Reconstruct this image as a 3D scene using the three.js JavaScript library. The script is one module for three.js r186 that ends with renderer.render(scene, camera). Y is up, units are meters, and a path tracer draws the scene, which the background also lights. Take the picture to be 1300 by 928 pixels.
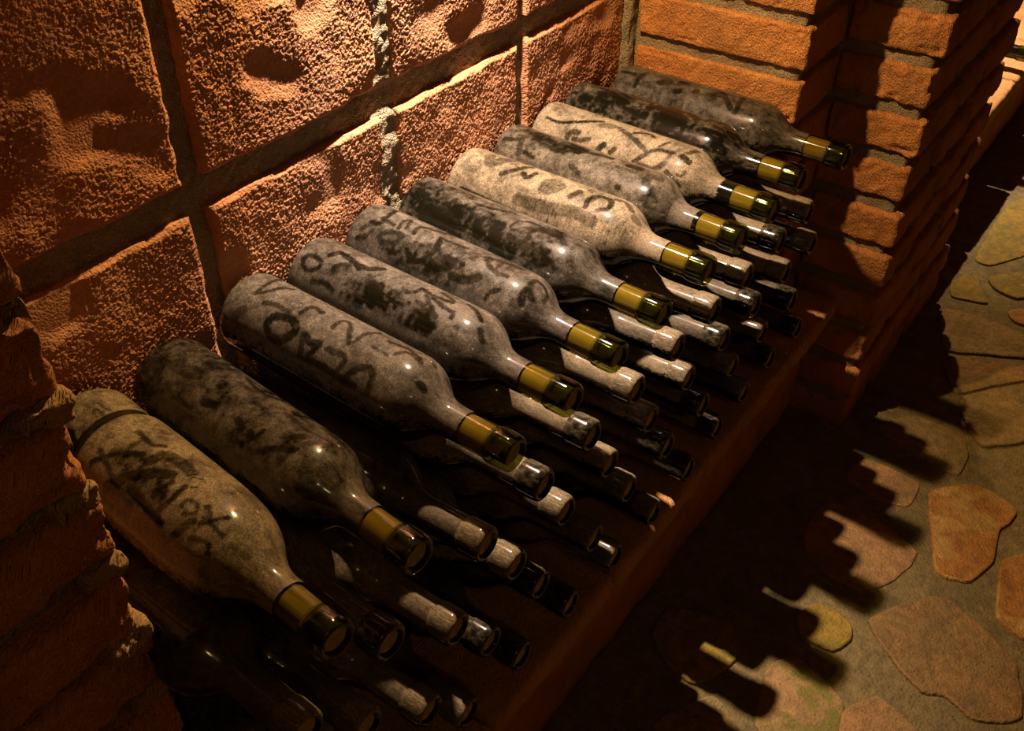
import * as THREE from 'three';
import { mergeGeometries, mergeVertices } from 'three/addons/utils/BufferGeometryUtils.js';

// ---------------------------------------------------------------- camera, lights, exposure
const scene = new THREE.Scene();
scene.background = new THREE.Color(0x000000);
const camera = new THREE.PerspectiveCamera(2 * Math.atan(464 / 1283.3) * 180 / Math.PI, 1300 / 928, 0.02, 30);
{
  const pitch = 0.674826, yaw = 0.947312;
  camera.position.set(-0.25454, 0.53193, 0.6237);
  camera.lookAt(camera.position.x + Math.sin(yaw) * Math.cos(pitch), camera.position.y - Math.sin(pitch), camera.position.z - Math.cos(yaw) * Math.cos(pitch));
  scene.add(camera);
}
const renderer = new THREE.WebGLRenderer({ antialias: true });
renderer.toneMapping = THREE.LinearToneMapping;
renderer.toneMappingExposure = 1.08;
renderer.shadowMap.enabled = true;

const LAMP = [0.47, 0.60, 0.048], BAY = 1.58;          // the niche lamp, and the distance to the next niche
const WARM = new THREE.Color().setRGB(1.0, 0.67, 0.29), PALE = new THREE.Color().setRGB(1.0, 0.87, 0.83);
const FLOOR_Y = -0.51, LEDGE_Y = -0.2895;

// ---------------------------------------------------------------- helpers
function rng(seed) { let s = seed >>> 0; return () => { s = (s + 0x6D2B79F5) | 0; let t = Math.imul(s ^ (s >>> 15), 1 | s); t = (t + Math.imul(t ^ (t >>> 7), 61 | t)) ^ t; return ((t ^ (t >>> 14)) >>> 0) / 4294967296; }; }
function h3(x, y, z) { let n = Math.imul(x, 374761393) ^ Math.imul(y, 668265263) ^ Math.imul(z, 1274126177); n = Math.imul(n ^ (n >>> 13), 1274126177); return ((n ^ (n >>> 16)) >>> 0) / 4294967296; }
function noise(x, y, z) {                                // value noise, -1 .. 1
  const xi = Math.floor(x), yi = Math.floor(y), zi = Math.floor(z); let u = x - xi, v = y - yi, w = z - zi;
  u = u * u * (3 - 2 * u); v = v * v * (3 - 2 * v); w = w * w * (3 - 2 * w);
  const a = h3(xi, yi, zi), b = h3(xi + 1, yi, zi), c = h3(xi, yi + 1, zi), d = h3(xi + 1, yi + 1, zi);
  const e = h3(xi, yi, zi + 1), f = h3(xi + 1, yi, zi + 1), g = h3(xi, yi + 1, zi + 1), h = h3(xi + 1, yi + 1, zi + 1);
  const p = a + (b - a) * u, q = c + (d - c) * u, r = e + (f - e) * u, s = g + (h - g) * u;
  const m = p + (q - p) * v, n = r + (s - r) * v; return (m + (n - m) * w) * 2 - 1;
}
function fbm(x, y, z, o) { let s = 0, a = 0.5; for (let i = 0; i < o; i++) { s += a * noise(x, y, z); x = x * 2.03 + 7.1; y = y * 2.03 + 3.3; z = z * 2.03 + 1.7; a *= 0.5; } return s; }
const sm = (a, b, x) => { const t = Math.min(1, Math.max(0, (x - a) / (b - a))); return t * t * (3 - 2 * t); };
const cl = (x, a = 0, b = 1) => Math.min(b, Math.max(a, x));
const toS = (l) => 255 * (l <= 0.0031308 ? 12.92 * l : 1.055 * Math.pow(l, 1 / 2.4) - 0.055);
const taken = {};
function numbered(n) { taken[n] = (taken[n] ?? -1) + 1; return taken[n] ? n + '_' + String(taken[n]).padStart(3, '0') : n; }
function shade(o) { o.traverse((m) => { if (m.isMesh) { m.castShadow = true; m.receiveShadow = true; } }); return o; }
function mesh(name, geo, mat, parent) { const m = new THREE.Mesh(geo, mat); m.name = name; m.castShadow = true; m.receiveShadow = true; parent.add(m); return m; }
function thing(name, label, category, extra = {}) { const g = new THREE.Group(); g.name = numbered(name); g.userData = { label, category, ...extra }; scene.add(g); return g; }
function structure(name, label, category) { const g = new THREE.Group(); g.name = name; g.userData = { label, category, kind: 'structure' }; scene.add(g); return g; }
function tint(geo, f) { const p = geo.attributes.position, c = new Float32Array(p.count * 3); for (let i = 0; i < p.count; i++) { const r = f(p.getX(i), p.getY(i), p.getZ(i)); c[i * 3] = r[0]; c[i * 3 + 1] = r[1]; c[i * 3 + 2] = r[2]; } geo.setAttribute('color', new THREE.BufferAttribute(c, 3)); return geo; }
// a box with rounded, chipped edges and a rough skin; cell = mesh size
function roughBox(w, h, d, cell, seed, amp, rad, color) {
  const sg = (l) => Math.max(2, Math.round(l / cell));
  let g = new THREE.BoxGeometry(w, h, d, sg(w), sg(h), sg(d)); g.deleteAttribute('uv'); g.deleteAttribute('normal'); g = mergeVertices(g, 1e-5);
  const p = g.attributes.position, X = w / 2 - rad, Y = h / 2 - rad, Z = d / 2 - rad, v = new THREE.Vector3(), n = new THREE.Vector3();
  for (let i = 0; i < p.count; i++) {
    v.fromBufferAttribute(p, i);
    const c = new THREE.Vector3(cl(v.x, -X, X), cl(v.y, -Y, Y), cl(v.z, -Z, Z)); n.copy(v).sub(c); if (n.lengthSq() < 1e-12) n.set(0, 1, 0); n.normalize();
    const s = seed * 3.17, k = 1 / amp;
    const edge = (Math.abs(v.x) > X - 0.004 ? 1 : 0) + (Math.abs(v.y) > Y - 0.004 ? 1 : 0) + (Math.abs(v.z) > Z - 0.004 ? 1 : 0);
    let e = amp * (1.6 * fbm(v.x * 24 + s, v.y * 24, v.z * 24 + s, 2) + 0.9 * noise(v.x * 120, v.y * 120 + s, v.z * 120) + 0.45 * noise(v.x * 310, v.y * 310 + s, v.z * 310));
    if (edge > 1) e -= amp * 2.2 * sm(0.1, 0.7, noise(v.x * 60 + s, v.y * 60, v.z * 60 + 9));
    v.copy(c).addScaledVector(n, rad + e); p.setXYZ(i, v.x, v.y, v.z);
  }
  g.computeVertexNormals(); const uv = new Float32Array(p.count * 2); for (let i = 0; i < p.count; i++) { uv[2 * i] = 5 * (p.getX(i) + p.getZ(i)) + seed * 0.37; uv[2 * i + 1] = 5 * (p.getY(i) + 0.7 * p.getZ(i)); } g.setAttribute('uv', new THREE.BufferAttribute(uv, 2));
  return tint(g, (x, y, z) => color(x, y, z, seed));
}
const clay = (base, vary = 0.28) => (x, y, z, s) => { const a = 1 + vary * fbm(x * 30 + s * 5.1, y * 30, z * 30, 3) * 1.6 + 0.12 * noise(x * 260, y * 260, z * 260), b = fbm(x * 14 + s, y * 14 + 4, z * 14, 2); return [base[0] * a, base[1] * a * (1 + 0.18 * b), base[2] * a * (1 + 0.35 * b)]; };


function noiseTexture(n, f, srgb, rep) { const d = new Uint8Array(n * n * 4); for (let j = 0; j < n; j++) for (let i = 0; i < n; i++) { const c = f(i / n, j / n), k = (j * n + i) * 4; d[k] = c[0]; d[k + 1] = c[1]; d[k + 2] = c[2]; d[k + 3] = 255; } const t = new THREE.DataTexture(d, n, n); t.magFilter = THREE.LinearFilter; t.wrapS = t.wrapT = THREE.MirroredRepeatWrapping; if (srgb) t.colorSpace = THREE.SRGBColorSpace; t.repeat.set(rep, rep); t.needsUpdate = true; return t; }
const grainBump = noiseTexture(1024, (u, v) => { const a = 128 + 62 * noise(u * 165, v * 165, 3) + 44 * noise(u * 300, v * 300, 7) + 20 * noise(u * 90, v * 90, 11); return [a, a, a]; }, false, 1);
const rough = new THREE.MeshStandardMaterial({ color: 0xffffff, vertexColors: true, roughness: 0.93, bumpMap: grainBump, bumpScale: 0.003 });
const blockMat = new THREE.MeshStandardMaterial({ color: 0xffffff, vertexColors: true, roughness: 0.95, bumpMap: grainBump, bumpScale: 0.0012 });

// ---------------------------------------------------------------- back wall: rough terracotta blocks in recessed mortar
const TERRA = [0.45, 0.188, 0.082], MORTAR = [0.285, 0.205, 0.118];
function blockGeo(x0, x1, y0, y1, cell, seed) {
  const nx = Math.round((x1 - x0) / cell) + 2, ny = Math.round((y1 - y0) / cell) + 2, P = new Float32Array((nx + 1) * (ny + 1) * 3), C = new Float32Array(P.length), I = [];
  for (let j = 0; j <= ny; j++) for (let i = 0; i <= nx; i++) {
    const skirt = i === 0 || j === 0 || i === nx || j === ny;
    let x = x0 + (x1 - x0) * cl((i - 1) / (nx - 2)), y = y0 + (y1 - y0) * cl((j - 1) / (ny - 2));
    const ex = Math.min(x - x0, x1 - x), ey = Math.min(y - y0, y1 - y), e = Math.min(ex, ey);
    const dent = sm(0.12, 0.42, fbm(x * 16 + seed * 7.7, y * 20 + 3, 0.5, 2)), comb = 0.5 + 0.5 * noise(x * 26 + seed, y * 7, 2);
    let z = 0.0026 * fbm(x * 11 + seed * 3.3, y * 13, seed, 3) + 0.0017 * fbm(x * 38, y * 30 + seed, seed, 2) - 0.0042 * dent;
    const g = 0.00068 * noise(x * 720, y * 720, seed) + 0.00040 * noise(x * 400, y * 400, seed + 5);
    z += g * (1 - 0.85 * dent) * (0.55 + 0.6 * comb);
    z -= 0.003 * (1 - sm(0, 0.004, e)) * (1 + 0.6 * noise(x * 70, y * 70, seed + 2));
    const wob = 0.0022; x += wob * fbm(y * 45, seed, x * 20, 2) * (1 - sm(0, 0.03, ex)); y += wob * fbm(x * 45, seed + 4, y * 20, 2) * (1 - sm(0, 0.03, ey));
    if (skirt) z = -0.045;
    const k = (j * (nx + 1) + i) * 3; P[k] = x; P[k + 1] = y; P[k + 2] = z;
    const a = 1 + 0.3 * fbm(x * 22, y * 22, seed + 6, 3) + 0.14 * noise(x * 400, y * 400, 3), b = fbm(x * 9, y * 9, seed + 12, 2);
    C[k] = TERRA[0] * a; C[k + 1] = TERRA[1] * a * (1 + 0.2 * b); C[k + 2] = TERRA[2] * a * (1 + 0.4 * b);
  }
  for (let j = 0; j < ny; j++) for (let i = 0; i < nx; i++) { const a = j * (nx + 1) + i, b = a + 1, c = a + nx + 1, d = c + 1; I.push(a, b, d, a, d, c); }
  const g = new THREE.BufferGeometry(), U = new Float32Array(P.length / 3 * 2); for (let k = 0; k < P.length / 3; k++) { U[2 * k] = P[3 * k] * 5; U[2 * k + 1] = P[3 * k + 1] * 5; }
  g.setAttribute('position', new THREE.BufferAttribute(P, 3)); g.setAttribute('uv', new THREE.BufferAttribute(U, 2)); g.setAttribute('color', new THREE.BufferAttribute(C, 3)); g.setIndex(I); g.computeVertexNormals(); return g;
}
const COLS = [[-0.27, -0.055], [-0.036, 0.171], [0.192, 0.400], [0.421, 0.624], [0.640, 0.852]], ROWS = [[-0.510, -0.340], [-0.318, -0.112], [-0.090, 0.116], [0.144, 0.355], [0.378, 0.59], [0.612, 0.80]];
{
  const wall = structure('wall_back', 'back wall of the niche in large rough terracotta blocks with recessed mortar', 'wall');
  ROWS.forEach(([y0, y1], r) => COLS.forEach(([x0, x1], c) => {
    const seen = (r === 2 || r === 3) && c > 0;
    mesh(numbered('block'), blockGeo(x0, x1, y0, y1, seen ? 0.0008 : r === 4 ? 0.004 : 0.008, r * 5 + c + 1), blockMat, wall);
  }));
  // mortar bed with a rough face; in one joint it stands nearly flush with the blocks
  const x0 = -0.28, x1 = 0.87, y0 = -0.51, y1 = 0.80, parts = [];
  const bed = (a0, a1, b0, b1, cell) => {
    const nx = Math.round((a1 - a0) / cell), ny = Math.round((b1 - b0) / cell), g = new THREE.PlaneGeometry(a1 - a0, b1 - b0, nx, ny); g.translate((a0 + a1) / 2, (b0 + b1) / 2, 0);
    const p = g.attributes.position, uv = g.attributes.uv; for (let i = 0; i < p.count; i++) uv.setXY(i, p.getX(i) * 5, p.getY(i) * 5);
    for (let i = 0; i < p.count; i++) { const x = p.getX(i), y = p.getY(i); const full = sm(0.386, 0.396, x) * (1 - sm(0.424, 0.435, x)) * sm(0.008, 0.02, Math.abs(y - 0.130)); p.setZ(i, -0.0085 + 0.0072 * full * (0.75 + 0.35 * noise(x * 60, y * 60, 1)) + 0.0016 * fbm(x * 60, y * 60, 1, 2) + 0.0016 * noise(x * 210, y * 210, 2)); }
    g.computeVertexNormals(); return tint(g, (x, y) => { const a = 1 + 0.35 * fbm(x * 40, y * 40, 4, 3); return [MORTAR[0] * a, MORTAR[1] * a, MORTAR[2] * a]; });
  };
  parts.push(bed(x0, x1, -0.10, 0.37, 0.0025)); parts.push(bed(x0, x1, y0, -0.10, 0.02)); parts.push(bed(x0, x1, 0.37, y1, 0.02));
  mesh('mortar', mergeGeometries(parts), rough, wall);
  const core = new THREE.BoxGeometry(1.18, 2.21, 0.2); core.translate(0.28, 0.595, -0.145); tint(core, () => MORTAR); core.deleteAttribute('uv');
  mesh('masonry_core', core, rough, wall);
  const top = new THREE.BoxGeometry(1.18, 0.90, 0.3); top.translate(0.28, 1.25, 0.10); tint(top, () => TERRA); top.deleteAttribute('uv');
  mesh('lintel', top, rough, wall);
}

// ---------------------------------------------------------------- brick piers
const BRICK = [0.475, 0.182, 0.05];
const PITCH = 0.0655, BH = 0.0505, JOINT0 = 0.0635;      // JOINT0: underside of one course on the right pier
const brickCache = {};
function brickOf(w, d, cell, variant, base, amp = 0.0011, rad = 0.004, h = BH) { const k = [w, d, cell, variant, base, amp, rad, h].join(); return brickCache[k] ??= roughBox(w, h, d, cell, variant + 1, amp, rad, clay(base)); }
function mortarBox(x0, x1, y0, y1, z0, z1, cell, parent, seed) { const g = roughBox(x1 - x0, y1 - y0, z1 - z0, cell, seed, 0.0016, 0.003, clay(MORTAR, 0.3)); const m = mesh('mortar', g, rough, parent); m.position.set((x0 + x1) / 2, (y0 + y1) / 2, (z0 + z1) / 2); return m; }
const XC = 0.859, Z1 = 0.240, X2 = 0.978, PZ = 0.362, XR = 1.438, TOPY = 0.80;
function pier(name, label, ox, fine) {
  const w = structure(name, label, 'brick pier'), r = rng(17 + ox * 10);
  const k0 = Math.floor((FLOOR_Y - JOINT0) / PITCH), k1 = Math.ceil((TOPY - JOINT0) / PITCH);
  for (let k = k0; k < k1; k++) {
    const y = JOINT0 + k * PITCH + BH / 2; if (y - BH / 2 < FLOOR_Y - 0.03) continue;
    const near = fine && y > -0.12 && y < 0.24;
    // inner step: one brick a course
    const b = mesh(numbered('brick'), brickOf(X2 - XC + 0.01, Z1 - 0.016, near ? 0.0022 : 0.008, near ? k + 20 : (k + 40) % 4, BRICK, 0.0010, 0.004), rough, w);
    b.position.set(ox + (XC + X2 + 0.01) / 2 + (r() - 0.5) * 0.003, y, (0.016 + Z1) / 2 + (r() - 0.5) * 0.003);
    // outer step: stretchers and headers across the front
    const plan = (k & 1) ? [0.111, 0.146, 0.170] : [0.172, 0.108, 0.146];
    let x = X2;
    plan.forEach((l, i) => {
      const close = fine && i === 0;
      const q = mesh(numbered('brick'), brickOf(l, 0.120, close ? 0.0032 : 0.0075, close ? k + 60 : (k + 40 + i) % 5, BRICK, 0.0017, 0.006, BH - 0.002), rough, w);
      q.position.set(ox + x + l / 2 + (r() - 0.5) * 0.004, y + 0.006 + (r() - 0.5) * 0.003, PZ - 0.06 + (r() - 0.5) * 0.007); q.rotation.y = (r() - 0.5) * 0.03; x += l + 0.0128;
    });
  }
  mortarBox(ox + XC + 0.007, ox + XR - 0.01, FLOOR_Y, TOPY, -0.02, Z1 - 0.009, 0.006, w, 3);
  mortarBox(ox + X2 + 0.008, ox + XR - 0.010, FLOOR_Y, TOPY, Z1 - 0.04, PZ - 0.011, 0.006, w, 4);
  return w;
}
const pierR = pier('wall_right', 'stepped brick pier on the far side of the bottle niche', 0, true);
{ // pale mortar seam in the corner between pier and back wall, and a crumb of mortar on the pier
  const g = mortarBox(0.848, 0.868, -0.12, 0.40, -0.012, 0.013, 0.003, pierR, 8); g.name = 'corner_mortar';
  const c = mesh('mortar_crumb', roughBox(0.016, 0.012, 0.022, 0.002, 5, 0.0022, 0.004, clay([0.42, 0.34, 0.24])), rough, pierR); c.position.set(0.8525, -0.0115, 0.226);
}
pier('wall_far', 'brick pier of the next niche down the aisle', BAY, false);
{
  const w = structure('wall_left', 'dark brick pier on the near side of the bottle niche', 'brick pier'), r = rng(5);
  const EX = -0.060, FZ = 0.190, J = 0.046;
  for (let k = -9; k < 12; k++) {
    const y = J + k * 0.0642 - 0.007 - BH / 2 - 0.001; if (y < FLOOR_Y) continue;
    let x = EX; const plan = (k & 1) ? [0.225, 0.225] : [0.112, 0.225, 0.112];
    plan.forEach((l, i) => {
      const q = mesh(numbered('brick'), brickOf(l, 0.2, i === 0 ? 0.0035 : 0.01, i === 0 ? k + 90 : k & 3, BRICK, 0.0019, 0.007, 0.047), rough, w);
      q.position.set(x - l / 2 + (i === 0 ? (r() - 0.5) * 0.008 : 0), y + (r() - 0.5) * 0.002, FZ - 0.1 + (r() - 0.5) * 0.006); x -= l + 0.012;
    });
    if (y > -0.2 && y < 0.4) { const c = mesh(numbered('mortar_lump'), roughBox(0.029, 0.0155, 0.034, 0.0016, k + 30, 0.0024, 0.003, clay([0.36, 0.205, 0.075], 0.5)), rough, w); c.position.set(EX - 0.0135 + (r() - 0.5) * 0.004, J + k * 0.0642 + 0.001, FZ - 0.017 + (r() - 0.5) * 0.006); }
  }
  mortarBox(-0.62, EX - 0.010, FLOOR_Y, TOPY, -0.02, FZ - 0.019, 0.008, w, 6);
}

// ---------------------------------------------------------------- ledge under the bottles and its base
function ledge(name, label, x0, x1, lens) {
  const w = structure(name, label, 'ledge'); let x = x0, i = 0; const r = rng(9 + lens.length);
  for (const l of lens) { const g = mesh(numbered('ledge_slab'), roughBox(l - 0.004, 0.034, 0.318, 0.0055, 40 + i++, 0.0010, 0.008, clay([0.50, 0.235, 0.07], 0.22)), rough, w); g.position.set(x + l / 2, LEDGE_Y - 0.017 - 0.0015, 0.1545 + (r() - 0.5) * 0.003); x += l; }
  const b = mesh('ledge_base', roughBox(x1 - x0, LEDGE_Y - 0.036 - FLOOR_Y, 0.28, 0.012, 3, 0.002, 0.006, clay(BRICK)), rough, w); b.position.set((x0 + x1) / 2, (LEDGE_Y - 0.036 + FLOOR_Y) / 2, 0.14);
}
ledge('wall_base', 'low brown ledge carrying the stacked bottles', -0.06, 0.975, [0.21, 0.215, 0.205, 0.21, 0.195]);
ledge('wall_base_far', 'ledge of the next niche beyond the pier', XR, BAY + 0.975, [0.24, 0.24, 0.24, 0.24, 0.233]);
{
  const w = structure('wall_back_far', 'terracotta back wall of the next niche', 'wall');
  for (const [y0, y1] of ROWS) for (const [x0, x1] of COLS) mesh(numbered('block'), blockGeo(x0 + BAY, x1 + BAY, y0, y1, 0.01, 7), blockMat, w);
  const core = new THREE.BoxGeometry(1.18, 2.21, 0.2); core.translate(0.28 + BAY, 0.595, -0.115); tint(core, () => MORTAR); core.deleteAttribute('uv'); mesh('masonry_core', core, rough, w);
  const top = new THREE.BoxGeometry(1.18, 0.90, 0.3); top.translate(0.28 + BAY, 1.25, 0.10); tint(top, () => TERRA); top.deleteAttribute('uv'); mesh('lintel', top, rough, w);
}

// ---------------------------------------------------------------- floor: irregular flagstones in mortar
const stoneBump = noiseTexture(512, (u, v) => { const a = 128 + 70 * fbm(u * 20, v * 20, 1, 4) + 36 * noise(u * 150, v * 150, 2) + 26 * noise(u * 240, v * 240, 5); return [a, a, a]; }, false, 3);
const stoneMap = (base, alt, moss, seed) => noiseTexture(512, (u, v) => {
  const m = sm(-0.15, 0.35, fbm(u * 9 + seed, v * 9, seed, 4)), g = moss * sm(0.08, 0.3, fbm(u * 16, v * 16 + seed, seed + 3, 4)), a = 1 + 0.45 * fbm(u * 40, v * 40, seed, 3) + 0.16 * noise(u * 220, v * 220, seed);
  const c = [0, 1, 2].map((i) => (base[i] + (alt[i] - base[i]) * m) * a); return [0, 1, 2].map((i) => toS(cl(c[i] + ([0.15, 0.125, 0.012][i] - c[i]) * g, 0, 1)));
}, true, 3);
const stoneMat = (b, a, m, s) => new THREE.MeshStandardMaterial({ map: stoneMap(b, a, m, s), bumpMap: stoneBump, bumpScale: 0.0042, roughness: 0.85 });
const STONE = { orange: stoneMat([0.310, 0.124, 0.019], [0.376, 0.204, 0.040], 0, 1), brown: stoneMat([0.235, 0.120, 0.032], [0.188, 0.107, 0.030], 0.12, 2), pink: stoneMat([0.291, 0.143, 0.046], [0.235, 0.124, 0.037], 0, 3), moss: stoneMat([0.282, 0.153, 0.050], [0.226, 0.139, 0.037], 0.8, 4), yellow: stoneMat([0.263, 0.153, 0.014], [0.197, 0.130, 0.014], 0.5, 5), grey: stoneMat([0.235, 0.143, 0.044], [0.188, 0.116, 0.034], 0.1, 6) };
const STONES = [[[0.908,0.518],[0.941,0.539],[0.962,0.562],[0.965,0.59],[0.947,0.625],[0.919,0.623],[0.895,0.615],[0.833,0.624],[0.783,0.609],[0.772,0.587],[0.781,0.565]],[[0.646,0.525],[0.691,0.548],[0.731,0.578],[0.736,0.599],[0.719,0.646],[0.692,0.688],[0.655,0.706],[0.617,0.718],[0.598,0.702],[0.584,0.673],[0.594,0.637],[0.585,0.614],[0.598,0.586],[0.617,0.558]],[[0.843,0.636],[0.879,0.664],[0.842,0.693],[0.764,0.711],[0.731,0.692],[0.745,0.657],[0.773,0.649]],[[0.814,0.415],[0.819,0.459],[0.793,0.538],[0.719,0.526],[0.688,0.497],[0.687,0.455],[0.72,0.408],[0.784,0.399]],[[0.508,0.453],[0.543,0.473],[0.524,0.531],[0.51,0.546],[0.459,0.552],[0.417,0.519],[0.432,0.473]],[[0.506,0.55],[0.543,0.571],[0.541,0.591],[0.525,0.633],[0.48,0.63],[0.449,0.588],[0.469,0.558]],[[0.629,0.462],[0.635,0.483],[0.626,0.509],[0.604,0.517],[0.578,0.505],[0.576,0.47],[0.598,0.45]],[[0.922,0.415],[0.928,0.443],[0.921,0.497],[0.876,0.501],[0.863,0.488],[0.862,0.449],[0.877,0.408]],[[1.008,0.407],[1.062,0.444],[1.061,0.514],[1.021,0.538],[0.973,0.537],[0.971,0.498],[0.986,0.446]],[[1.137,0.492],[1.193,0.521],[1.196,0.547],[1.175,0.586],[1.121,0.605],[1.085,0.584],[1.056,0.549],[1.091,0.517]],[[1.24,0.435],[1.266,0.494],[1.284,0.543],[1.261,0.564],[1.213,0.524],[1.158,0.482],[1.189,0.457]],[[1.374,0.39],[1.388,0.467],[1.377,0.529],[1.323,0.555],[1.284,0.483],[1.263,0.43]],[[1.47,0.379],[1.531,0.401],[1.488,0.422],[1.442,0.448],[1.431,0.419],[1.427,0.392]],[[1.814,0.385],[1.892,0.415],[1.746,0.48],[1.645,0.461],[1.568,0.417],[1.576,0.39],[1.7,0.385]],[[1.527,0.431],[1.591,0.489],[1.532,0.517],[1.486,0.488],[1.495,0.449]],[[1.436,0.489],[1.475,0.531],[1.42,0.55],[1.411,0.507]]];
const STONE_KIND = ['orange', 'brown', 'orange', 'pink', 'moss', 'pink', 'yellow', 'pink', 'grey', 'grey', 'brown', 'grey', 'yellow', 'yellow', 'yellow', 'orange'];
{
  const fl = structure('floor', 'cellar floor of irregular flagstones set in mortar', 'floor');
  const bedMat = stoneMat([0.174, 0.116, 0.037], [0.137, 0.092, 0.028], 0.15, 9);
  const bg = new THREE.BoxGeometry(5.6, 0.08, 2.6, 1, 1, 1); const uv = bg.attributes.uv; for (let i = 0; i < uv.count; i++) uv.setXY(i, uv.getX(i) * 5.6, uv.getY(i) * 2.6);
  mesh('mortar_bed', bg, bedMat, fl).position.set(1.3, FLOOR_Y - 0.0405, 1.1);
  function stone(pts, mat, seed) {
    const curve = new THREE.CatmullRomCurve3(pts.map(([x, z]) => new THREE.Vector3(x, z, 0)), true, 'catmullrom', 0.28), n = pts.length * 5, s = new THREE.Shape();
    let cx = 0, cz = 0; pts.forEach(([x, z]) => { cx += x / pts.length; cz += z / pts.length; });
    for (let i = 0; i < n; i++) { const p = curve.getPoint(i / n), k = 0.975 + 0.02 * noise(p.x * 60, p.y * 60, seed); const X = cx + (p.x - cx) * k, Z = -(cz + (p.y - cz) * k); i ? s.lineTo(X, Z) : s.moveTo(X, Z); }
    const g = new THREE.ExtrudeGeometry(s, { depth: 0.010, bevelEnabled: true, bevelThickness: 0.003, bevelSize: 0.003, bevelSegments: 2 }); g.rotateX(-Math.PI / 2);
    const m = mesh(numbered('flagstone'), g, mat, fl); m.position.y = FLOOR_Y - 0.0085 + 0.002 * (noise(seed * 3.3, 1, 2)); return m;
  }
  STONES.forEach((p, i) => stone(p, STONE[STONE_KIND[i]], i));
  const r = rng(77), kinds = Object.values(STONE), cent = STONES.map((p) => { let x = 0, z = 0; p.forEach((q) => { x += q[0] / p.length; z += q[1] / p.length; }); return [x, z, Math.max(...p.map((q) => Math.hypot(q[0] - x, q[1] - z)))]; });
  for (let tries = 0; tries < 4000 && cent.length < 190; tries++) {
    const x = -0.9 + r() * 3.6, z = 0.30 + r() * 1.5, R = 0.05 + r() * 0.06;
    if (z < R + 0.375 && x > 0.95 && x < 1.38) continue; if (z < 0.29 + R) continue;
    if (cent.some((c) => Math.hypot(c[0] - x, c[1] - z) < c[2] * 0.92 + R + 0.008)) continue;
    cent.push([x, z, R]); const n = 7, p = []; for (let i = 0; i < n; i++) { const a = -(i + 0.5 * r()) / n * Math.PI * 2, q = R * (0.78 + 0.3 * r()); p.push([x + q * Math.cos(a), z + q * Math.sin(a)]); }
    stone(p, kinds[Math.floor(r() * kinds.length)], cent.length);
  }
}
// the rest of the cellar: far side of the aisle, ends, ceiling
{
  const plaster = new THREE.MeshStandardMaterial({ color: new THREE.Color().setRGB(0.36, 0.22, 0.11), roughness: 0.95, bumpMap: stoneBump, bumpScale: 0.004 });
  const slab = (name, label, cat, w, h, d, x, y, z) => { const g = new THREE.BoxGeometry(w, h, d), m = new THREE.Mesh(g, plaster); m.name = name; m.position.set(x, y, z); m.castShadow = m.receiveShadow = true; m.userData = { label, category: cat, kind: 'structure' }; scene.add(m); };
  slab('ceiling', 'low cellar ceiling above the aisle', 'ceiling', 5.6, 0.15, 2.7, 1.3, 1.775, 1.05);
  slab('wall_front', 'plain cellar wall across the aisle', 'wall', 5.6, 2.3, 0.15, 1.3, 0.6, 2.4);
  slab('wall_aisle_near', 'near end wall of the cellar aisle', 'wall', 0.15, 2.3, 2.7, -1.5, 0.6, 1.05);
  slab('wall_aisle_far', 'far end wall of the cellar aisle', 'wall', 0.15, 2.3, 2.7, 4.1, 0.6, 1.05);
  slab('wall_return_near', 'plain wall beside the near pier', 'wall', 0.85, 2.3, 0.15, -1.02, 0.6, 0.0);
  slab('wall_return_far', 'plain wall beyond the next pier', 'wall', 1.2, 2.3, 0.15, 3.45, 0.6, 0.0);
}

// ---------------------------------------------------------------- lamps
function nicheLamp(ox, label, power) {
  const g = thing('niche_lamp', label, 'lamp'); g.position.set(LAMP[0] + ox, LAMP[1], LAMP[2]);
  const metal = new THREE.MeshStandardMaterial({ color: 0x1b1a18, roughness: 0.5, metalness: 0.8 });
  const arm = new THREE.CylinderGeometry(0.006, 0.006, 0.075, 12); arm.rotateX(Math.PI / 2); arm.translate(0, 0.075, -0.02); mesh('arm', arm, metal, g);
  const plate = new THREE.CylinderGeometry(0.028, 0.03, 0.012, 24); plate.rotateX(Math.PI / 2); plate.translate(0, 0.075, -0.047); mesh('wall_plate', plate, metal, g);
  const cap = new THREE.LatheGeometry([[0.0001, 0.085], [0.012, 0.084], [0.016, 0.07], [0.0175, 0.02], [0.0165, 0.019], [0.0001, 0.022]].map(([a, b]) => new THREE.Vector2(a, b)), 24); mesh('socket', cap, metal, g);
  const bulb = new THREE.SphereGeometry(0.0085, 20, 14), glow = new THREE.MeshStandardMaterial({ color: 0xffffff, emissive: new THREE.Color().setRGB(1, 0.8, 0.55), emissiveIntensity: 12 }); mesh('bulb', bulb, glow, g);
  const wide = new THREE.SpotLight(WARM, power * 0.82, 0, 1.15, 0.5); wide.name = 'wide_light'; wide.position.set(0, 0, 0); wide.castShadow = true; wide.shadow.radius = 0.42; g.add(wide); g.add(wide.target); wide.target.position.set(0.0, -0.6, 0.15);
  const beam = new THREE.SpotLight(PALE, power * 1.7, 0, 0.62, 1.0); beam.name = 'beam_light'; beam.position.set(0, 0, 0); beam.castShadow = true; beam.shadow.radius = 0.42; g.add(beam); g.add(beam.target); beam.target.position.set(0.0, -0.6, 0.02);
}
nicheLamp(0, 'small bare spot lamp on the back wall above the bottles', 2.6);
nicheLamp(BAY, 'small bare spot lamp in the next niche', 3.2);
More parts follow.
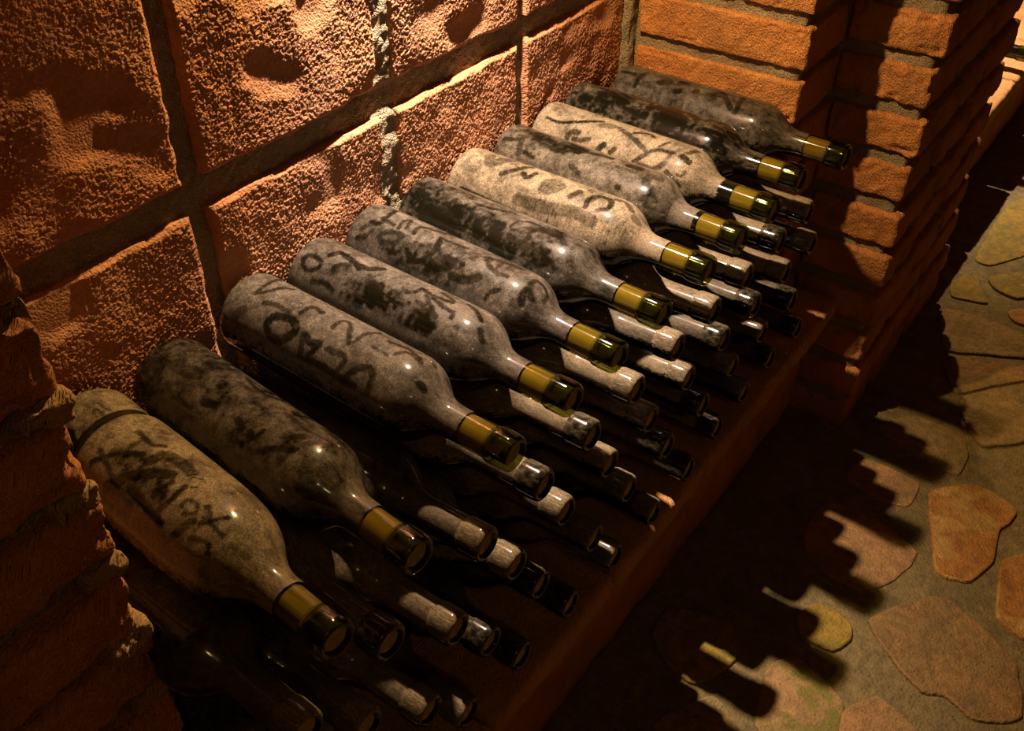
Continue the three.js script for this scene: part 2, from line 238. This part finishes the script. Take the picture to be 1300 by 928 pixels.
{
  const g = thing('unseen_ceiling_bulb', 'unseen dim bulb behind the camera, placed to light the pier fronts and ledge', 'lamp'); g.position.set(-0.9, 1.45, 1.6);  // bulb out of view behind the camera, placed to light pier fronts and ledge
  const cord = new THREE.CylinderGeometry(0.004, 0.004, 0.22, 8); cord.translate(0, 0.145, 0); mesh('cord', cord, new THREE.MeshStandardMaterial({ color: 0x151210, roughness: 0.7 }), g);
  mesh('bulb', new THREE.SphereGeometry(0.035, 20, 14), new THREE.MeshStandardMaterial({ color: 0xffffff, emissive: new THREE.Color().setRGB(1, 0.6, 0.28), emissiveIntensity: 0.6 }), g);
  const l = new THREE.PointLight(new THREE.Color().setRGB(1, 0.76, 0.31), 0.24); l.castShadow = true; l.shadow.radius = 1.6; g.add(l);
}

// ---------------------------------------------------------------- wine bottles
const DUSTC = { tan: [0.245, 0.175, 0.100], grey: [0.142, 0.108, 0.076], brown: [0.150, 0.110, 0.068] }, GLASS = [0.0035, 0.0033, 0.0014];
const STROKES = {
  1: [[1.5,[-4,32],[1,28],[2,39]],[1.3,[9,24],[9,32],[12,38]],[0.7,[4,46],[7,52]],[0.7,[-12,45],[-4,48]],[3.7,[-45,68],[-31,76],[-17,88],[-5,101]],[3.7,[-29,68],[-36,84],[-41,94]],[3.3,[11,76],[9,97],[17,103]],[6.6,[-53,93],[-34,105],[-18,118],[-3,134]],[7.3,[-6,110],[9,113],[14,127],[13,141]],[4.6,[-27,135],[-10,139]],[4.0,[-45,146],[-20,151],[-4,150]],[5.3,[-37,114],[-42,139],[-45,156]],[5.3,[-46,171],[-24,177]],[2.9,[-20,161],[-13,161],[-9,168],[-16,173],[-24,167]],[3.3,[-4,176],[-11,184],[-22,183]],[3.3,[-21,182],[-12,187],[5,193]],[3.3,[-14,182],[-16,200]],[3.3,[-38,183],[-32,196],[-41,200]],[1.1,[3,148],[9,146],[16,155]],[1.1,[0,154],[4,157]]],
  2: [[4.0,[32,58],[57,56]],[9.7,[-38,10],[-25,22]],[5.6,[-31,85],[-25,98]],[4.0,[-27,141],[-31,148],[-18,150]],[4.5,[-39,158],[-26,171],[-14,184]],[5.6,[-25,124],[-30,132]],[2.3,[19,158],[18,176],[25,193]],[4.0,[3,175],[6,179]],[2.9,[38,83],[27,111],[40,124],[49,138]],[9.7,[-14,34],[-7,59],[21,53]]],
  3: [[6.4,[-39,57],[-48,57],[-57,64],[-57,73],[-46,83],[-35,86],[-26,80],[-26,69],[-33,59],[-39,57]],[4.2,[-22,41],[-17,52],[-19,69]],[4.2,[-51,59],[-58,69],[-57,78]],[5.1,[-33,96],[-48,99],[-64,103],[-63,113]],[5.1,[-34,97],[-40,107],[-35,115],[-44,113],[-58,109]],[5.1,[-58,109],[-59,127],[-60,145],[-61,163]],[4.7,[-36,125],[-36,144],[-53,143]],[5.1,[-63,152],[-47,156],[-33,167],[-35,174],[-57,177],[-65,176]],[3.7,[-8,114],[10,113],[15,118],[-17,138]],[3.4,[-10,141],[8,141],[28,146]],[3.0,[-5,158],[-6,173]],[3.4,[18,161],[24,179],[18,195]],[3.7,[0,178],[15,182],[14,198]],[6.7,[-14,212],[-16,213]],[3.4,[33,200],[32,205]],[3.7,[-16,26],[-3,35],[15,39],[25,44]],[3.4,[-12,26],[10,25],[36,20]],[4.2,[-10,78],[8,80],[7,92]],[7.6,[-55,21],[-45,26]]],
  4: [[3.7,[-34,12],[-25,15],[-23,27],[-32,33],[-45,24],[-42,16],[-34,12]],[5.4,[-9,33],[3,39],[-3,59],[-2,76],[11,86]],[4.7,[-28,47],[-18,50],[-9,59]],[4.0,[3,41],[-10,70]],[4.7,[-58,33],[-51,46],[-56,58]],[3.7,[-4,133],[8,134],[4,146],[9,168]],[3.7,[-1,144],[-25,167]],[4.0,[0,151],[-7,168],[-9,178],[-17,180]],[3.0,[22,150],[14,167]],[3.7,[23,178],[16,191],[6,201]],[4.4,[-8,207],[-21,212]]],
  5: [[4.7,[-24,21],[-20,30],[9,28],[26,24]],[4.0,[-10,28],[-13,44]],[3.7,[-15,51],[2,48],[14,50],[-8,58]],[4.7,[-56,16],[-48,25]],[4.7,[-37,39],[-45,44],[-37,59],[-23,60],[-27,45],[-37,39]],[4.0,[-11,69],[4,66],[14,73],[20,89]],[4.7,[-40,75],[-49,83],[-48,93],[-33,100],[-19,101],[3,95]],[3.4,[3,95],[5,110],[8,125]],[5.4,[-41,105],[-43,119],[-36,126]],[7.4,[-46,134],[-43,147],[-32,158]],[3.7,[6,146],[13,159],[21,182]],[3.7,[1,151],[-12,166],[-11,181]],[3.4,[-10,167],[9,165]],[4.0,[-54,175],[-44,177],[-35,183]],[5.0,[-37,206],[-23,204],[-8,204],[-20,211]],[3.7,[-3,202],[12,202],[20,207],[18,215],[-5,218]]],
  6: [[2.9,[-19,131],[-4,133],[6,146],[2,158],[-17,153],[-23,135]],[3.2,[-3,81],[1,98],[8,111]],[9.7,[-25,59],[-27,75],[-32,98]],[9.7,[-36,148],[-45,171],[-53,192]],[7.3,[-1,159],[2,177]]],
  7: [[9.3,[3,31],[-14,40],[17,52]],[5.2,[-25,60],[-13,68],[19,79]],[5.2,[-10,81],[-15,88],[0,92]],[9.3,[-23,112],[-9,112],[-9,128],[-24,119]],[6.2,[-21,145],[-6,149]],[5.0,[-29,166],[-14,164],[0,170],[1,183],[-18,188],[-28,180]],[5.0,[9,186],[15,194],[7,206]],[8.3,[-3,214],[1,215]],[10.4,[-56,92],[-52,130],[-44,158],[-47,180]],[6.2,[-74,22],[-79,75],[-83,122]]],
  8: [[4.6,[-34,9],[-24,31]],[5.8,[-27,29],[-50,35]],[6.6,[-1,33],[-4,52],[-5,72],[8,96]],[7.3,[-19,69],[-18,81]],[5.2,[-4,101],[4,117],[8,136]],[4.6,[-40,102],[-47,115]],[6.2,[3,159],[4,173]],[7.9,[-24,191],[-9,189],[1,198]],[5.0,[-47,164],[-47,166]],[4.2,[-44,40],[-48,54]]],
  9: [[3.2,[-36,15],[-37,33],[-23,56],[-4,80]],[5.4,[-58,51],[-46,54],[-44,62]],[4.7,[-57,60],[-56,68],[-48,79]],[6.1,[-61,94],[-49,99]],[5.0,[-59,110],[-51,114]],[4.7,[-7,103],[-19,125],[-36,150]],[4.7,[-61,142],[-43,151],[-27,161],[-23,179]],[4.7,[-61,148],[-61,166],[-48,176],[-31,178]],[3.6,[-19,161],[0,166]],[6.1,[-23,191],[-27,200]],[4.3,[-11,194],[8,199]],[4.7,[-58,183],[-65,192],[-74,201]],[2.5,[-57,196],[-58,200],[-47,202]],[3.9,[-6,123],[6,139],[-1,146]],[8.1,[-13,84],[-8,95]]],
  11: [[4.7,[-46,32],[-20,32],[-6,36]],[4.3,[-22,6],[-19,23]],[7.2,[-23,60],[-14,70]],[7.2,[-32,86],[-31,88]],[6.5,[-19,108],[-19,109]],[7.2,[-5,84],[-5,89]],[6.5,[-18,129],[-11,139]],[5.6,[0,137],[-21,150],[-36,160]],[5.6,[-42,167],[-23,166],[-2,165]],[5.6,[-16,129],[-13,133]]]
};
// dust lying on the glass: u runs round the bottle (middle of the texture = uppermost line), v from base to mouth
function dust({ w = 560, h = 720, seed, cover, color, low = -0.15, patch = 0.45, strokes = [], clean = [], wipe = 0, neck = 0, neckEnd = 251, belt = null }) {
  const col = new Uint8Array(w * h * 4), rc = new Uint8Array(w * h * 4), S = new Float32Array(w * h), r = rng(seed * 101 + 7);
  const mmx = 231 / w, mmy = 300 / h;
  const px = (a) => (a / 360 + 0.5) * 231;               // angle in degrees to mm round the girth
  const curve = (raw) => { const c = new THREE.CatmullRomCurve3(raw.map(([a, y]) => new THREE.Vector3(px(a), y, 0)), false, 'centripetal'), n = (raw.length - 1) * 5; return Array.from({ length: n + 1 }, (_, i) => { const p = c.getPoint(i / n); return [p.x, p.y]; }); };
  for (const [w0, ...raw] of strokes) for (let i = 0, pts = curve(raw), wd = w0 * 1.3 + 0.4, force = w0 > 7.5 ? 0.62 : 0.78 + 0.22 * r(); i + 1 < pts.length; i++) {
    const ax = pts[i][0], ay = pts[i][1], bx = pts[i + 1][0], by = pts[i + 1][1], R = wd / 2 + 2.2, dx = bx - ax, dy = by - ay, L2 = dx * dx + dy * dy + 1e-6;
    for (let y = Math.max(0, Math.floor((Math.min(ay, by) - R) / mmy)); y <= Math.min(h - 1, (Math.max(ay, by) + R) / mmy); y++) for (let x = Math.max(0, Math.floor((Math.min(ax, bx) - R) / mmx)); x <= Math.min(w - 1, (Math.max(ax, bx) + R) / mmx); x++) {
      const X = x * mmx, Y = y * mmy, t = cl(((X - ax) * dx + (Y - ay) * dy) / L2), d = Math.hypot(X - ax - t * dx, Y - ay - t * dy) + 1.3 * fbm(X * 0.45, Y * 0.45, seed, 2) + 0.5 * noise(X * 1.6, Y * 1.6, seed);
      const s = force * (1 - sm(wd / 2 - 1.6, wd / 2 + 1.1, d)) * cl(0.98 + 0.22 * noise(X * 0.4, Y * 0.4, 4)); const k = y * w + x; if (s > S[k]) S[k] = s;
    }
  }
  for (let y = 0; y < h; y++) for (let x = 0; x < w; x++) {
    const k = y * w + x, X = x * mmx, Y = y * mmy, ph = (x / w - 0.5) * Math.PI * 2, up = Math.cos(ph);
    if (up < low - 0.5) { for (let i = 0; i < 3; i++) col[k * 4 + i] = toS(GLASS[i]); col[k * 4 + 3] = rc[k * 4 + 3] = 255; rc[k * 4] = 191; rc[k * 4 + 1] = 26; continue; }
    const cloud = fbm(X * 0.045 + seed, Y * 0.045, seed, 4), fine = 0.75 * noise(X * 1.25, Y * 1.25, seed + 3) + 0.55 * noise(X * 2.2, Y * 2.2, seed + 13), grit = h3(x, y, seed) * 2 - 1, mid = fbm(X * 0.22, Y * 0.22, seed + 9, 3);
    let D = cover + patch * cloud * 1.25 + 0.46 * mid;
    if (wipe) D += wipe * 0.5 * noise(X * 0.10 + seed, Y * 2.3, seed + 2) * sm(-0.2, 0.4, noise(X * 0.03, Y * 0.05, seed + 6));
    for (const [a, y0, ra, ry, amt] of clean) { const q = Math.hypot((X - px(a)) / ra, (Y - y0) / ry) + 0.5 * fbm(X * 0.09, Y * 0.09, seed + 4, 3); D -= amt * (1 - sm(0.6, 1.1, q)); }
    if (neck && Y > 222) D = Math.max(D, neck + 0.5 * cloud + 0.35 * mid);
    D = cl(D) * (1 - 0.99 * S[k]);
    D = cl(D * (0.80 + 0.50 * fine) , 0, 1.2) * sm(low - 0.06, low + 0.06, up + 0.20 * mid + 0.14 * fine + 0.10 * grit);   // ragged edge: dust has only settled on the upper side
    if (Y > neckEnd) D *= sm(0.5, 0.62, 0.5 + 0.5 * mid + 0.2 * fine - (Y - neckEnd) * 0.08);
    if (belt && Math.abs(Y - belt) < 4.5 + 0.5 * mid) D *= 0.06;
    const sp = h3(x, y, seed + 31) > 0.976 ? 0.9 : 0;
    const G = cl(D * (0.9 + 0.42 * grit) + sp * (0.22 + D), 0, 1.6), tone = 1 + 0.16 * cloud + 0.12 * mid;
    for (let i = 0; i < 3; i++) col[k * 4 + i] = cl(toS(GLASS[i] + (color[i] * tone - GLASS[i]) * G), 0, 255);
    col[k * 4 + 3] = 255; rc[k * 4] = 255 * cl(0.85 - 0.45 * D); rc[k * 4 + 1] = 255 * cl(0.12 + 0.75 * D); rc[k * 4 + 3] = 255;
  }
  const T = (d, s) => { const t = new THREE.DataTexture(d, w, h); t.magFilter = THREE.LinearFilter; t.wrapS = THREE.RepeatWrapping; t.wrapT = THREE.ClampToEdgeWrapping; if (s) t.colorSpace = THREE.SRGBColorSpace; t.needsUpdate = true; return t; };
  const m = T(col, true), q = T(rc, false);
  return new THREE.MeshPhysicalMaterial({ map: m, roughness: 1, roughnessMap: q, clearcoat: 1, clearcoatMap: q, clearcoatRoughness: 0.10, specularIntensity: 0.2, ior: 1.5 });
}
function lathe(profile, seg = 44, L = 0.30) {
  const n = profile.length, P = [], N = [], U = [], I = [];
  for (let i = 0; i < n; i++) { const a = profile[Math.max(0, i - 1)], b = profile[Math.min(n - 1, i + 1)]; let nr = b[1] - a[1], nz = -(b[0] - a[0]); const l = Math.hypot(nr, nz) || 1; nr /= l; nz /= l;
    for (let j = 0; j <= seg; j++) { const ph = (j / seg - 0.5) * Math.PI * 2, s = Math.sin(ph), c = Math.cos(ph); P.push(profile[i][0] * s, profile[i][0] * c, profile[i][1]); N.push(nr * s, nr * c, nz); U.push(j / seg, profile[i][1] / L); } }
  for (let i = 0; i + 1 < n; i++) for (let j = 0; j < seg; j++) { const a = i * (seg + 1) + j, b = a + 1, c = a + seg + 1, d = c + 1; I.push(a, d, b, a, c, d); }
  const g = new THREE.BufferGeometry(); g.setAttribute('position', new THREE.Float32BufferAttribute(P, 3)); g.setAttribute('normal', new THREE.Float32BufferAttribute(N, 3)); g.setAttribute('uv', new THREE.Float32BufferAttribute(U, 2)); g.setIndex(I); return g;
}
function smoothProfile(pts, per = 5) { const c = new THREE.CatmullRomCurve3(pts.map(([r, z]) => new THREE.Vector3(r, z, 0)), false, 'centripetal'), n = (pts.length - 1) * per, o = []; for (let i = 0; i <= n; i++) { const p = c.getPoint(i / n); o.push([Math.max(0.0001, p.x), p.y]); } return o; }
const bodyProfile = (R, end) => smoothProfile([[0.0001, 0.020], [R * 0.45, 0.013], [R * 0.78, 0.0025], [R * 0.88, 0.0], [R * 0.965, 0.0018], [R, 0.007], [R, 0.012], [R, 0.10], [R, 0.183], [R * 0.985, 0.193], [R * 0.93, 0.2015], [R * 0.80, 0.2105], [R * 0.62, 0.2185], [R * 0.48, 0.2255], [0.0150, 0.233], [0.0143, 0.241], [0.0140, end]]);
const squatProfile = (R, end) => smoothProfile([[0.0001, 0.018], [R * 0.5, 0.010], [R * 0.80, 0.001], [R * 0.9, 0.0005], [R * 0.96, 0.004], [R * 0.965, 0.010], [R * 0.955, 0.036], [R * 0.94, 0.040], [R * 0.93, 0.044], [R * 0.95, 0.0485], [R * 0.99, 0.053], [R, 0.06], [R, 0.12], [R * 0.985, 0.16], [R * 0.94, 0.182], [R * 0.84, 0.199], [R * 0.68, 0.212], [R * 0.52, 0.222], [0.0166, 0.232], [0.0150, 0.240], [0.0143, end]]);
const lipProfile = [[0.0140, 0.2765], [0.0146, 0.2790], [0.0153, 0.2798], [0.0155, 0.2815], [0.0155, 0.2935], [0.0152, 0.2970], [0.0142, 0.2992], [0.0126, 0.3000], [0.0110, 0.2996], [0.0103, 0.2980], [0.0102, 0.2900], [0.0102, 0.2700]];
const bandProfile = [[0.0140, 0.2505], [0.0140, 0.2560], [0.0139, 0.2640], [0.0139, 0.2770]];
const lipGeo = lathe(lipProfile, 40), bandGeo = lathe(bandProfile, 40);
const ringGeo = lathe([[0.0140, 0.2783], [0.0150, 0.2786], [0.0151, 0.2795], [0.0150, 0.2803], [0.0140, 0.2806]], 36);
const corkGeo = (() => { const g = lathe([[0.0001, 0.2500], [0.0118, 0.2500], [0.0124, 0.2510], [0.0124, 0.2770], [0.0101, 0.2785], [0.0101, 0.2955], [0.0094, 0.2964], [0.0001, 0.2966]], 28); return tint(g, (x, y, z) => { const a = 1 + 1.0 * fbm(x * 260, y * 260, z * 160, 3); return [0.46 * a, 0.32 * a, 0.15 * a]; }); })();
const corkMat = new THREE.MeshStandardMaterial({ color: 0xffffff, vertexColors: true, roughness: 0.9 });
const bandGlass = new THREE.MeshPhysicalMaterial({ color: new THREE.Color().setRGB(0.46, 0.44, 0.16), transmission: 1, thickness: 0, roughness: 0.06, ior: 1.5 });
const lipGlass = new THREE.MeshPhysicalMaterial({ color: new THREE.Color().setRGB(0.36, 0.38, 0.13), transmission: 1, thickness: 0, roughness: 0.06, ior: 1.5 });
const geoOf = {};
function bottle(geo, mat, base, mouth, label, group, lipMat = lipGlass, clearBand = true, roll = 0) {
  const g = thing('wine_bottle', label, 'bottle', { group });
  const d = new THREE.Vector3(...mouth).sub(new THREE.Vector3(...base)).normalize();
  g.position.set(...base); g.quaternion.setFromUnitVectors(new THREE.Vector3(0, 0, 1), d); if (roll) g.rotateZ(roll);
  mesh('glass_body', geo, mat, g); mesh('lip', lipGeo, lipMat, g); mesh('cork', corkGeo, corkMat, g);
  if (clearBand) mesh('neck_glass', bandGeo, bandGlass, g).userData.label = 'clear olive glass with the cork showing through';
  mesh('lip_ring', ringGeo, lipMat, g);
  return g;
}
// top row: each with its own dust and finger writing
const TOP = [
  { b: [0.0281, -0.0045, 0.01], m: [-0.0027, -0.0014, 0.304], R: 0.0405, squat: true, o: { cover: 0.8, color: DUSTC.tan, patch: 0.5, belt: 44.5, neck: 0.45, low: -0.05, clean: [[-25, 112, 26, 34, 0.6], [-35, 155, 20, 26, 0.35], [-48, 25, 12, 22, 0.8]] }, label: 'squat wine bottle with a grooved base and smeared scribbles, beside the near brick pier' },
  { b: [0.1121, -0.0059, 0.006], m: [0.0801, -0.0039, 0.311], R: 0.0366, o: { cover: 0.34, color: DUSTC.grey, patch: 0.40, neck: 0.55, low: 0.0, clean: [] }, label: 'dark smudged wine bottle with faint wavy finger marks, lying beside the squat bottle' },
  { b: [0.207, 0.006, 0.004], m: [0.196, 0.003, 0.297], R: 0.0368, o: { cover: 0.7, color: DUSTC.grey, patch: 0.25, neck: 0.5, low: 0.10 }, label: 'dusty wine bottle with VLAD written by finger in the dust' },
  { b: [0.2866, 0.0033, 0.004], m: [0.2763, 0.0004, 0.3], R: 0.0366, o: { cover: 0.66, color: DUSTC.grey, patch: 0.30, neck: 0.55, low: 0.05, clean: [[-34, 80, 20, 40, 0.42], [-40, 130, 22, 55, 0.45], [-45, 175, 20, 30, 0.3]] }, label: 'dusty wine bottle with an M shaped finger mark and a rubbed dark flank' },
  { b: [0.3642, 0.0032, 0.004], m: [0.3483, -0.0017, 0.304], R: 0.0366, o: { cover: 0.52, color: DUSTC.grey, patch: 0.35, neck: 0.6, low: 0.0, clean: [[-45, 90, 20, 70, 0.35], [-10, 120, 14, 22, 0.25]] }, label: 'grey dusty wine bottle covered in looping finger letters' },
  { b: [0.4409, -0.0008, 0.005], m: [0.4249, -0.0009, 0.305], R: 0.0366, o: { cover: 0.36, color: DUSTC.grey, patch: 0.45, neck: 0.5, low: 0.0, clean: [[-38, 70, 24, 60, 0.4], [-45, 150, 18, 50, 0.4], [20, 60, 14, 24, 0.2]] }, label: 'dark wine bottle with thin speckled dust and no clear writing' },
  { b: [0.5203, 0.0004, 0.006], m: [0.5119, -0.0003, 0.308], R: 0.0368, o: { cover: 0.78, color: DUSTC.tan, patch: 0.35, wipe: 0.7, neck: 0.95, low: 0.0, neckEnd: 257 }, label: 'tan dusty wine bottle with a dark diamond and a ring drawn in the dust' },
  { b: [0.6003, -0.0028, 0.006], m: [0.5825, -0.0006, 0.307], R: 0.0362, o: { cover: 0.52, color: DUSTC.brown, patch: 0.35, neck: 0.95, low: 0.0, neckEnd: 247, clean: [[10, 70, 22, 60, 0.35]] }, label: 'brown dusty wine bottle with short dark dashes and a blot on its shoulder' },
  { b: [0.6738, -0.0019, 0.008], m: [0.6561, -0.001, 0.309], R: 0.0366, o: { cover: 0.88, color: DUSTC.tan, patch: 0.35, wipe: 0.8, neck: 0.4, low: 0.05, neckEnd: 236 }, label: 'pale tan dusty wine bottle with a long slanting stroke and a bold oval' },
  { b: [0.7462, -0.002, 0.003], m: [0.736, -0.001, 0.303], R: 0.035, o: { cover: 0.1, color: DUSTC.brown, patch: 0.55, neck: 0.1, low: 0.1 }, label: 'nearly clean black wine bottle without writing, second from the brick pier corner' },
  { b: [0.8195, 0.0, 0.024], m: [0.812, 0.0, 0.324], R: 0.0353, o: { cover: 0.44, color: DUSTC.grey, patch: 0.2, neck: 0.2, low: 0.0 }, label: 'grey wine bottle with row of short dark marks, touching the lit orange bricks' },
];
TOP.forEach((t, i) => {
  const k = t.squat + '_' + t.R, geo = geoOf[k] ??= lathe((t.squat ? squatProfile : bodyProfile)(t.R, 0.2515), 64);
  bottle(geo, dust({ ...t.o, seed: i + 1, strokes: STROKES[i + 1] ?? [] }), t.b, t.m, t.label, 'top row of dusty wine bottles');
});
// lower rows: [x, z of the mouth] for each, honeycomb stacked
const LOWER = [            // base x, y, z and mouth x, y, z
  ['second', [[-0.0152, -0.0801, 0.0045, -0.0362, -0.065, 0.3], [0.063, -0.0737, 0.0045, 0.0464, -0.0624, 0.3], [0.158, -0.063, 0.0045, 0.158, -0.063, 0.292], [0.2366, -0.0622, 0.0045, 0.237, -0.063, 0.291], [0.3145, -0.0672, 0.0045, 0.3103, -0.0633, 0.298], [0.3898, -0.0677, 0.0045, 0.3871, -0.0633, 0.302], [0.4675, -0.0692, 0.0045, 0.465, -0.063, 0.301], [0.5467, -0.0727, 0.0045, 0.5427, -0.0648, 0.303], [0.6248, -0.0715, 0.0045, 0.619, -0.0644, 0.301], [0.7043, -0.0685, 0.0045, 0.703, -0.063, 0.297], [0.7812, -0.0643, 0.0045, 0.781, -0.063, 0.299]]],
  ['third', [[0.025, -0.1401, 0.0045, 0.014, -0.125, 0.299], [0.118, -0.125, 0.0045, 0.118, -0.125, 0.3], [0.198, -0.125, 0.0045, 0.198, -0.125, 0.294], [0.2724, -0.1266, 0.0045, 0.2729, -0.1253, 0.301], [0.3519, -0.1294, 0.0045, 0.3468, -0.1258, 0.301], [0.4281, -0.1299, 0.0045, 0.4235, -0.1258, 0.303], [0.5045, -0.1316, 0.0045, 0.5013, -0.1256, 0.304], [0.5852, -0.1342, 0.0045, 0.5821, -0.1257, 0.303], [0.6651, -0.1317, 0.0045, 0.66, -0.125, 0.303], [0.7445, -0.1288, 0.0045, 0.742, -0.125, 0.299], [0.8202, -0.1253, 0.0045, 0.82, -0.125, 0.299]]],
  ['fourth', [[-0.0152, -0.2095, 0.0045, -0.0106, -0.1893, 0.3], [0.0796, -0.1869, 0.0045, 0.079, -0.1879, 0.298], [0.1606, -0.187, 0.0045, 0.16, -0.1879, 0.303], [0.2346, -0.1884, 0.0045, 0.2351, -0.1879, 0.302], [0.3096, -0.1888, 0.0145, 0.31, -0.188, 0.314], [0.3895, -0.1912, 0.0085, 0.3842, -0.1877, 0.308], [0.465, -0.1922, 0.0085, 0.4612, -0.1877, 0.308], [0.5429, -0.1929, 0.0085, 0.541, -0.188, 0.308], [0.6269, -0.1933, 0.0045, 0.622, -0.188, 0.303], [0.7052, -0.1919, 0.0045, 0.701, -0.188, 0.303], [0.784, -0.1894, 0.0065, 0.783, -0.188, 0.306]]],
  ['bottom', [[0.0444, -0.2521, 0.0045, 0.045, -0.2511, 0.302], [0.1254, -0.2521, 0.0045, 0.126, -0.2511, 0.304], [0.1998, -0.2533, 0.0085, 0.2009, -0.2511, 0.308], [0.2742, -0.2535, 0.0125, 0.2759, -0.2512, 0.312], [0.3488, -0.2535, 0.0165, 0.3518, -0.2514, 0.316], [0.4262, -0.2535, 0.0185, 0.4268, -0.2514, 0.318], [0.5033, -0.2535, 0.0175, 0.505, -0.251, 0.317], [0.5845, -0.252, 0.0125, 0.585, -0.251, 0.312], [0.6671, -0.2535, 0.0095, 0.661, -0.2511, 0.309], [0.7432, -0.2535, 0.0075, 0.74, -0.251, 0.307], [0.8202, -0.2522, 0.0095, 0.8195, -0.251, 0.309]]],
];
{
  const lowGeo = lathe(bodyProfile(0.0358, 0.2772), 40), r = rng(41);
  const lowMats = [0, 1, 2, 3].map((i) => dust({ w: 384, h: 512, seed: 30 + i, cover: [0.85, 0.6, 0.75, 0.25][i], color: [DUSTC.tan, DUSTC.brown, DUSTC.tan, DUSTC.brown][i], patch: 0.4, neck: [0.98, 0.75, 0.9, 0.25][i], neckEnd: 400, low: [0.02, 0.1, -0.1, 0.2][i] }));
  const lipDust = [0, 1].map((i) => dust({ w: 192, h: 192, seed: 50 + i, cover: [0.9, 0.3][i], color: DUSTC.tan, patch: 0.4, neck: [0.9, 0.3][i], neckEnd: 400, low: 0.1 }));
  LOWER.forEach(([row, list], j) => list.forEach(([bx, by, bz, mx, my, mz]) => {
    const m = j === 0 ? [0, 0, 2, 0, 1][Math.floor(r() * 5)] : Math.floor(r() * 4), dirty = r() < (j < 2 ? 0.8 : 0.4);
    bottle(lowGeo, lowMats[m], [bx, by, bz], [mx, my, mz], `wine bottle in the ${row} row, ${['tan dust coating', 'patchy brown dust on', 'pale dust on', 'thin dust on'][m]} its dark neck, ${dirty ? 'dusty' : 'bare glossy'} lip`, `bottles in the ${row} row of the stack`, lipDust[dirty ? 0 : 1], false, (r() - 0.5) * 0.5);
  }));
}
{
  const t = TOP[9];  // guessed bottle, accounts for a dark band across the far ledge
  bottle(lathe(bodyProfile(t.R, 0.2772), 40), dust({ w: 256, h: 320, seed: 77, cover: 0.12, color: DUSTC.brown, patch: 0.3, neck: 0.1 }), [1.975, LEDGE_Y + 0.0355, 0.012], [1.968, LEDGE_Y + 0.0355, 0.311], 'guessed dark wine bottle, accounting for a dark band on the ledge of the next niche', 'guessed bottle in the next niche', lipGlass, false);
}

renderer.render(scene, camera);
